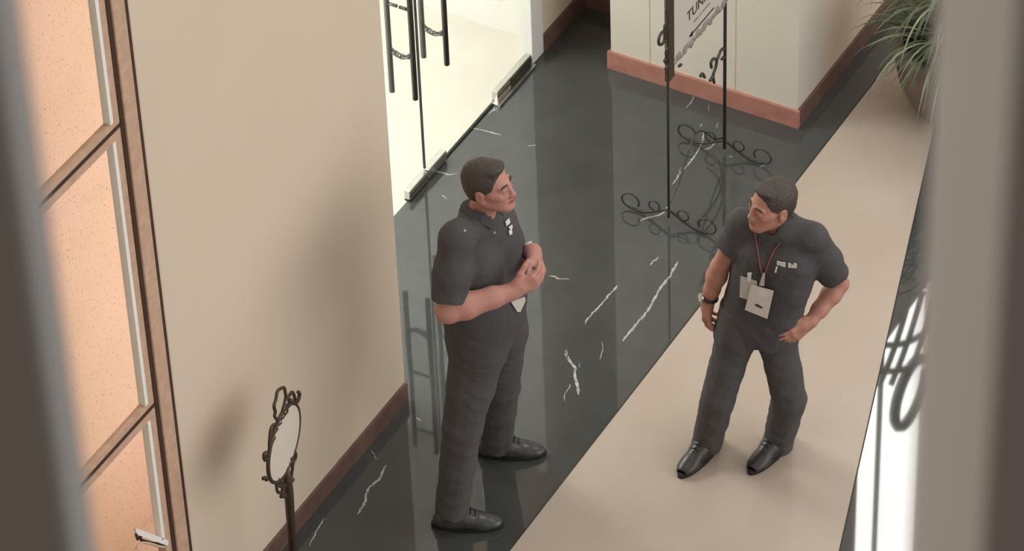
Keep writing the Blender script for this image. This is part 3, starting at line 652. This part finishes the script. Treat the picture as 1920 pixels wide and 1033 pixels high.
def build_person(spec):
    """spec: joints in metres, sizes, materials; returns the body object (one continuous surface) with clothing as children"""
    J = spec['J']; sc = spec['hs']; fch = unit(spec['front']); rgt = np.cross(fch, ZA)   # rgt: the person's own right
    pts = np.array([v for v in J.values()]); lo = pts.min(0)-0.22; hi = pts.max(0)+0.24; lo[2] = max(lo[2], -0.005)
    B = Field(lo, hi, 0.0042, 0.045)
    P, A = head(B, J['head'], spec['gaze'], spec['headup'], sc)
    B.chain([J['neck']-ZA*0.03, P(0, -0.022, -0.05)], [0.062*sc, 0.052*sc], 0.03)
    # torso, hips
    sh = (J['shR']+J['shL'])/2
    for s_, nm in ((1, 'R'), (-1, 'L')):
        B.cone(lerp(sh, J['sh'+nm], 0.2), lerp(sh, J['sh'+nm], 0.85), 0.058, 0.048, 0.03)
        B.cone(J['pel']+rgt*s_*0.06-fch*0.01, sh+rgt*s_*0.07-ZA*0.12-fch*0.015, 0.080, 0.082, 0.05)
        B.chain([J['hip'+nm], J['kn'+nm], J['an'+nm]], [0.082, 0.056, 0.040], 0.03)
        B.chain([J['an'+nm]-ZA*0.02, J['an'+nm]*np.array([1, 1, 0])+ZA*0.042+unit((J['toe'+nm]-J['an'+nm])*np.array([1, 1, 0]))*0.12], [0.034, 0.016], 0.02)
        up_, el, wr = J['sh'+nm], J['el'+nm], J['wr'+nm]
        B.chain([up_, lerp(up_, el, 0.5), el], [0.050, 0.049*spec.get('ua', 1), 0.041*spec.get('fa', 1)], 0.03)
        B.chain([el, lerp(el, wr, 0.28), lerp(el, wr, 0.7), wr], [q*spec.get('fa', 1.08) for q in (0.040, 0.0455, 0.036, 0.0285)], 0.02)
        hd = spec['hand'+nm]; hand(B, wr+unit(wr-el)*0.006, hd['d'], hd['palm'], hd.get('sc', 1.0), hd['curl'], hd['ts'], hd.get('tc', 0.5), tout=hd.get('tout', .7))
    body = link(spec['name'], B.mesh(spec['name'], 1), spec['skin'])
    tag(body, spec['label'], 'person')
    link('hair', hair_mesh(P, A, sc, J['head']), 'hair', body)
    for sx in (-1, 1):
        bm = bmesh.new(); bmesh.ops.create_uvsphere(bm, u_segments=12, v_segments=8, radius=0.0122*sc, matrix=Matrix.Translation(P(sx*0.031, 0.0800, 0.0)))
        e = bm_obj('eye', bm, 'eyewhite', body, True)
        bm = bmesh.new(); bmesh.ops.create_uvsphere(bm, u_segments=10, v_segments=6, radius=0.0062*sc, matrix=Matrix.Translation(P(sx*0.031, 0.0870, 0.0))); bm_obj('iris', bm, 'iris', e, True)
        tube('eyebrow', catmull([P(sx*0.012, 0.0965, 0.021), P(sx*0.030, 0.092, 0.027), P(sx*0.050, 0.079, 0.021)], 4), [0.002]*1+[0.0042]*7+[0.002], 'hair', body, 6)
    tube('lips', catmull([P(-0.021, 0.0865, -0.065), P(-0.008, 0.0975, -0.064), P(0.008, 0.0975, -0.064), P(0.021, 0.0865, -0.065)], 4), 0.0032, 'lip', body, 6)
    # shirt
    hem = spec['hem']; lo2 = lo.copy(); lo2[2] = hem-0.03; hi2 = hi.copy(); hi2[2] = J['neck'][2]+0.12
    T = Field(lo2, hi2, 0.005, 0.05); cz = [((0, 0, hem), (0, 0, -1))]
    tw, td = spec.get('tw', 0.085), spec.get('td', 0.112)
    for s_, nm in ((1, 'R'), (-1, 'L')):
        T.cone(lerp(sh, J['sh'+nm], 0.1)+ZA*0.012, J['sh'+nm], 0.076, spec.get('sr', 0.070)-0.008, 0.05)
        T.cone(sh+rgt*s_*tw-ZA*0.13, J['pel']+rgt*s_*tw*spec.get('waist', 1.0)-ZA*0.05, td+0.012, td+spec.get('flare', 0.012), 0.05, cuts=cz)
        cw_, cr_ = spec.get('cw', 0.085), spec.get('cr', 0.095); T.cone(sh+rgt*s_*cw_+fch*0.035-ZA*0.12, sh+rgt*s_*cw_*0.85+fch*0.04-ZA*0.26, cr_, cr_-0.01, 0.05)
    if spec.get('belly'): T.ell(lerp(J['pel'], sh, 0.28)+fch*0.055, [0.15, 0.11, 0.16], np.array([rgt, fch, ZA]), k=0.05, cuts=cz)
    for nm in 'RL':
        a, b = J['sh'+nm], J['el'+nm]; d = unit(b-a); e = lerp(a, b, spec['sleeve'+nm])
        T.chain([a, lerp(a, b, 0.5), e+d*0.03], [spec.get('sr', 0.070), spec.get('sr', 0.070)+0.002, spec.get('sr', 0.070)+0.004], 0.035, cuts=[(e, d)])
        wr = J['wr'+nm]
    T.cone(J['neck']+ZA*0.02-fch*0.004, J['neck']+ZA*0.045-fch*0.004, 0.069*sc, 0.066*sc, 0.03, cuts=[(J['neck']+ZA*0.045, ZA+fch*-0.25)])
    T.cone(J['neck']+ZA*0.085-fch*0.002, J['neck']+ZA*0.14-fch*0.002, 0.056*sc, 0.056*sc, 0.004, op='sub')
    if spec.get('vneck'): T.ell(J['neck']+fch*0.066+ZA*0.050, [0.028, 0.030, 0.048], np.array([rgt, fch, ZA]), k=0.008, op='sub')
    T.wrinkle(0.0028, 24, spec['seed'], (1, 1, 0.8)); T.wrinkle(0.0012, 60, spec['seed']+3)
    shirt = link('shirt', T.mesh('shirt', 1), 'cloth', body)
    # collar flaps
    for s_ in (1, -1):
        q = J['neck']; bm = bmesh.new()
        pp_ = [q+fch*0.058+rgt*s_*0.012+ZA*0.022, q+fch*0.045+rgt*s_*0.048+ZA*0.048, q-fch*0.01+rgt*s_*0.070+ZA*0.066, q-fch*0.02+rgt*s_*0.088+ZA*0.038, q+fch*0.045+rgt*s_*0.078+ZA*0.012, q+fch*0.082+rgt*s_*0.045-ZA*0.030]
        co_ = (fch*0.7+ZA*0.7)*spec.get('co', 0.0); pp_ = [x+co_ for x in pp_]; v = [bm.verts.new(x) for x in pp_]; v2 = [bm.verts.new(x+(fch*0.4+rgt*s_*0.5+ZA*0.6)*0.010) for x in pp_]
        bm.faces.new(v); bm.faces.new(v2[::-1])
        for i in range(6): bm.faces.new((v[i], v[(i+1) % 6], v2[(i+1) % 6], v2[i]))
        bm_obj('collar', bm, 'cloth', shirt)
    # trousers
    lo3 = lo.copy(); hi3 = hi.copy(); hi3[2] = J['pel'][2]+0.14; lo3[2] = -0.005
    Q = Field(lo3, hi3, 0.005, 0.05); ct = [((0, 0, J['pel'][2]+0.09), ZA)]
    for s_, nm in ((1, 'R'), (-1, 'L')):
        Q.cone(J['pel']+rgt*s_*0.062+ZA*0.05, J['hip'+nm]+rgt*s_*0.0, spec.get('pw', 0.118), spec.get('pw', 0.118), 0.02, cuts=ct)
        Q.ell(J['pel']+rgt*s_*0.06-fch*0.055-ZA*0.03, [0.095, 0.09, 0.11], np.array([rgt, fch, ZA]), k=0.025)
        hp, kn, an = J['hip'+nm], J['kn'+nm], J['an'+nm]; d = unit(an-kn); end = an+d*0.035
        lr = spec.get('lr', (0.108, 0.083, 0.070, 0.064))
        Q.chain([hp-ZA*0.02, lerp(hp, kn, 0.5), kn, lerp(kn, an, 0.5), end+d*0.02], [lr[0]*1.05, lr[0]*0.92, lr[1], lr[2], lr[3]], 0.012, cuts=[(end, d)])
    Q.wrinkle(0.0034, 26, spec['seed']+7, (1, 1, 0.9)); Q.wrinkle(0.0015, 64, spec['seed']+9)
    tr = link('trousers', Q.mesh('trousers', 1), 'trouser', body)
    # shoes
    for nm in 'RL':
        an, toe = J['an'+nm], J['toe'+nm]; d = unit((toe-an)*np.array([1, 1, 0])); sd = np.cross(d, ZA); base = np.array([an[0], an[1], 0.0])
        L = Field(base-0.2-d*0.0, base+d*0.1+0.36, 0.004, 0.03); L.lo
        cz = [((0, 0, 0.018), (0, 0, -1))]; AA = np.array([sd, d, ZA])
        L.cone(base-d*0.045+ZA*0.045, base+d*0.05+ZA*0.045, 0.040, 0.043, 0.02, cuts=cz)
        L.cone(base+ZA*0.06, base+ZA*0.105, 0.046, 0.043, 0.03, cuts=cz)
        L.cone(base+d*0.05+ZA*0.055, base+d*0.115+ZA*0.032, 0.040, 0.040, 0.03, cuts=cz)
        L.ell(base+d*0.150+ZA*0.024, [0.042, 0.060, 0.030], AA, k=0.03, cuts=cz)
        L.cone(base+d*0.045+ZA*0.088, base+d*0.095+ZA*0.065, 0.016, 0.016, 0.012)
        shoe = link('shoe', L.mesh('shoe', 1), spec['shoe'], body)
        out = []
        for t in np.linspace(0, 2*math.pi, 28, endpoint=False):
            cx, cy = math.cos(t), math.sin(t); yy = 0.060+0.155*cy; ww = 0.043 if yy > 0.06 else 0.036+0.007*max(0, yy+0.09)/0.15
            out.append(base+d*yy+sd*cx*ww*1.06)
        bm = bmesh.new(); lo_ = [bm.verts.new(p+ZA*0.001) for p in out]; hi_ = [bm.verts.new(p+ZA*0.024) for p in out]
        bm.faces.new(lo_[::-1]); bm.faces.new(hi_)
        for i in range(28): bm.faces.new((lo_[i], lo_[(i+1) % 28], hi_[(i+1) % 28], hi_[i]))
        bm_obj('sole', bm, 'sole', shoe)
        for q in range(3):
            y0 = 0.060+0.018*q; zz = 0.112-0.011*q
            tube('lace', [base+d*y0+sd*0.020+ZA*(zz-0.010), base+d*y0+ZA*zz, base+d*y0-sd*0.020+ZA*(zz-0.010)], 0.0028, 'sole', shoe, 6)
    return body, shirt, P, A

def watch(body, wr, el, face_dir, band='iron', face='chrome', r=0.0335):
    d = unit(wr-el); c = wr-d*0.018; u = unit(face_dir-d*(face_dir @ d)); v = np.cross(d, u)
    wv = tube('wristwatch', [c+(u*math.cos(t)+v*math.sin(t))*r for t in np.linspace(0, 2*math.pi, 24, endpoint=False)], 0.0075, band, body, 8, True)
    q = c+u*(r+0.006); bm = bmesh.new()
    rot = Matrix((list(d)+[0], list(v)+[0], list(u)+[0], [0, 0, 0, 1])).transposed(); rot.translation = Vector(q)
    bmesh.ops.create_cone(bm, cap_ends=True, segments=20, radius1=0.019, radius2=0.018, depth=0.010, matrix=rot)
    bm_obj('watch_face', bm, face, wv)

def joints(base, tab):
    J = {}
    for k, (px, py, t) in tab.items(): J[k] = onp(px, py, base + F0*t, F0)
    return J
def slab(name, P4, n, th, m, parent, off=0.0):
    bm = bmesh.new(); a = [bm.verts.new(p+n*off) for p in P4]; b = [bm.verts.new(p+n*(off+th)) for p in P4]; k = len(P4)
    bm.faces.new(a[::-1]); bm.faces.new(b)
    for i in range(k): bm.faces.new((a[i], a[(i+1) % k], b[(i+1) % k], b[i]))
    return bm_obj(name, bm, m, parent)

# ---- the man on the right
bR = onz(1398, 848)
JR = joints(bR, dict(head=(1447, 384, -0.02), neck=(1458, 424, 0.02), shR=(1394, 419, 0.06), shL=(1523, 445, -0.05), pel=(1419, 606, 0.0),
    hipR=(1382, 624, 0.01), hipL=(1456, 626, -0.01), knR=(1348, 742, -0.05), knL=(1480, 748, -0.06), anR=(1327, 825, 0.02), anL=(1459, 827, 0.02),
    toeR=(1279, 872, -0.13), toeL=(1409, 872, -0.13), elR=(1350, 500, 0.07), wrR=(1328, 562, 0.08), elL=(1574, 532, 0.05), wrL=(1521, 601, -0.07)))
gz = unit(-R0*0.88 - F0*0.46 + ZA*0.10)
SR = dict(name='person', label='person in black short-sleeved shirt with white badge standing on the beige floor, hand at hip', skin='skin_b', shoe='leather', J=JR, hs=0.97, co=0.016,
    front=-F0*0.92-R0*0.38, gaze=gz, headup=ZA+R0*0.08, hem=float(JR['pel'][2])-0.06, sleeveR=0.50, sleeveL=0.80, seed=4, fa=0.93, ua=0.86, vneck=1, sr=0.063, cw=0.068, cr=0.086, tw=0.064, td=0.101, flare=0.004, pw=0.098, lr=(0.084, 0.073, 0.068, 0.066),
    handR=dict(d=unit(-ZA+F0*0.1-R0*0.03), palm=unit(R0*0.8-F0*0.3), curl=(0.55, 0.6, 0.65, 0.7), ts=1, tc=0.4, tout=.5),
    handL=dict(d=unit(JR['wrL']-JR['elL']+(-R0*0.10-ZA*0.02)), palm=unit(F0*0.9-R0*0.3), curl=(0.35, 0.35, 0.4, 0.4), ts=1, tc=0.3))
print('R', {k: np.round(v, 2).tolist() for k, v in JR.items()})
def fixts(spec, J):
    # thumb on the correct side of each hand: given d and palm normal, s = d x palm; right hand thumb lies at palm x d ... solve by handedness
    for nm, hs in (('R', 1), ('L', -1)): spec['hand'+nm]['ts'] = hs
fixts(SR, JR)
personR, shirtR, PR, AR = build_person(SR)
watch(personR, JR['wrR'], JR['elR'], -R0-F0*0.3)

# ---- the man on the left
bL = onz(930, 915)
JL = joints(bL, dict(head=(917, 348, 0.0), neck=(899, 397, 0.02), shR=(856, 446, -0.15), shL=(934, 410, 0.16), pel=(913, 618, 0.0),
    hipR=(896, 652, -0.075), hipL=(934, 622, 0.075), knR=(868, 797, -0.17), knL=(938, 722, 0.15), anR=(848, 948, -0.22), anL=(931, 826, 0.21),
    toeR=(918, 967, -0.23), toeL=(1000, 843, 0.20), elR=(840, 583, -0.28), wrR=(960, 547, -0.21), elL=(958, 490, 0.18), wrL=(999, 472, 0.06)))
SL = dict(fa=1.22, name='person', label='person in black shirt and trousers standing on the dark marble, hands clasped at the chest', skin='skin_a', shoe='leather_grey', J=JL, hs=0.985,
    front=R0*0.88-F0*0.47, gaze=unit(R0*0.90-F0*0.42+ZA*0.20), headup=ZA-R0*0.05, hem=float(JL['pel'][2])-0.03, sleeveR=0.86, sleeveL=0.9, seed=11, tw=0.085, td=0.118, belly=True, pw=0.128,
    lr=(0.112, 0.085, 0.074, 0.068),
    handR=dict(d=unit(R0*0.92+F0*0.28+ZA*0.30), palm=unit(F0*0.85-R0*0.3+ZA*0.1), curl=(0.55, 0.58, 0.62, 0.66), ts=1, tc=0.5, sc=1.10),
    handL=dict(d=unit(R0*0.30-F0*0.75-ZA*0.55), palm=unit(-R0*0.75-F0*0.1-ZA*0.45), curl=(0.7, 0.75, 0.75, 0.8), ts=-1, tc=0.5, sc=1.05))
fixts(SL, JL)
print('L', {k: np.round(v, 2).tolist() for k, v in JL.items()})
personL, shirtL, PL, AL = build_person(SL)
watch(personL, JL['wrL'], JL['elL'], ZA+F0*0.2, 'iron', 'card')

# ------------------------------------------------------------------ badge, lanyard and chest marks, laid on the cloth
from mathutils.bvhtree import BVHTree
def tree(o):
    me = o.data; return BVHTree.FromPolygons([v.co.copy() for v in me.vertices], [tuple(p.vertices) for p in me.polygons])
def lay(tr, px, py, off):
    d = Vector(ray(px, py)).normalized(); h = tr.ray_cast(Vector(CAM), d)
    if h[0] is None: return None
    n = h[1]; n = n if n.dot(d) < 0 else -n
    return np.array(h[0]+n*off)
def card(name, pxs, tr, n, th, m, parent, off):
    n = unit(n); hits = [q for q in (lay(tr, *p, 0.0) for p in pxs) if q is not None]
    c = max(hits, key=lambda q: q @ n)
    return slab(name, [onp(px, py, c+n*off, n) for px, py in pxs], n, th, m, parent)
def strap(name, pts, tr, r, m, parent, off=0.004):
    return tube(name, catmull([lay(tr, *p, off) for p in pts], 5), r, m, parent, 6)
tR = tree(shirtR); cn = unit(unit(SR['front']) + ZA*0.12)
card('badge_pouch', ((1389, 517), (1420, 527), (1417, 566), (1387, 556)), tR, cn, 0.004, 'card_grey', shirtR, 0.004)
MAIN = ((1409, 533), (1451, 545), (1439, 597), (1397, 580))
idc = card('id_card', MAIN, tR, cn, 0.004, 'card', shirtR, 0.012)
base_c = max([q for q in (lay(tR, *p, 0.0) for p in MAIN) if q is not None], key=lambda q: q @ cn)
def oncard(name, pxs, m, parent, th=0.0012, o=0.0162): return slab(name, [onp(px, py, base_c+cn*o, cn) for px, py in pxs], cn, th, m, parent)
oncard('card_print', ((1414, 571), (1420, 569.5), (1431, 577), (1428, 578.5), (1420, 575)), 'ink', idc)
oncard('card_picture', ((1421, 541), (1439, 548), (1436, 559), (1419, 552)), 'plate', idc)
oncard('badge_clip', ((1402, 511), (1410, 511), (1408, 526), (1402, 526)), 'plate', shirtR, 0.006, 0.006)
oncard('badge_clip', ((1431, 511), (1435, 512), (1433, 535), (1424, 534)), 'card_grey', shirtR, 0.006, 0.010)
strap('lanyard', ((1417, 434), (1419, 455), (1422, 475), (1426, 500), (1432, 520)), tR, 0.0034, 'lanyard', shirtR)
strap('lanyard', ((1462, 455), (1452, 470), (1445, 485), (1438, 503), (1433, 518)), tR, 0.0034, 'lanyard', shirtR)
for a, b, c, d in ((1457, 489, 1462.5, 496), (1463, 490.5, 1467, 498), (1467.5, 491, 1473, 499.5), (1478, 493, 1483.5, 501), (1484.5, 496, 1488, 501.5), (1488.5, 493, 1494, 501.5)):
    card('chest_lettering', ((a, b), (c, b+1), (c, d+1), (a, d)), tR, cn, 0.003, 'plate', shirtR, 0.002)
card('pen', ((1455.5, 499), (1458.5, 500), (1455.5, 511), (1452.5, 510)), tR, cn, 0.004, 'plate', shirtR, 0.002)
tL = tree(shirtL); cl = unit(unit(SL['front']) + ZA*0.35 - F0*0.3)
for q in (((947, 416), (954, 409), (956, 417), (949, 424)), ((953, 426), (960, 421), (960, 428), (956, 431)), ((953, 433), (959, 430), (960, 438), (955, 441))):
    card('chest_lettering', q, tL, cl, 0.003, 'plate', shirtL, 0.002)
card('white_card', ((958, 566), (983, 556), (985, 562), (975, 584), (969, 584)), tL, unit(R0*0.5-F0*0.85+ZA*0.1), 0.004, 'card', shirtL, 0.006)
for q in ((862, 391), (871, 433), (926, 436)):
    pt = lay(tL, *q, 0.002)
    if pt is not None:
        bm = bmesh.new(); bmesh.ops.create_uvsphere(bm, u_segments=8, v_segments=6, radius=0.006, matrix=Matrix.Translation(pt)); bm_obj('shoulder_button', bm, 'card_grey', shirtL, True)
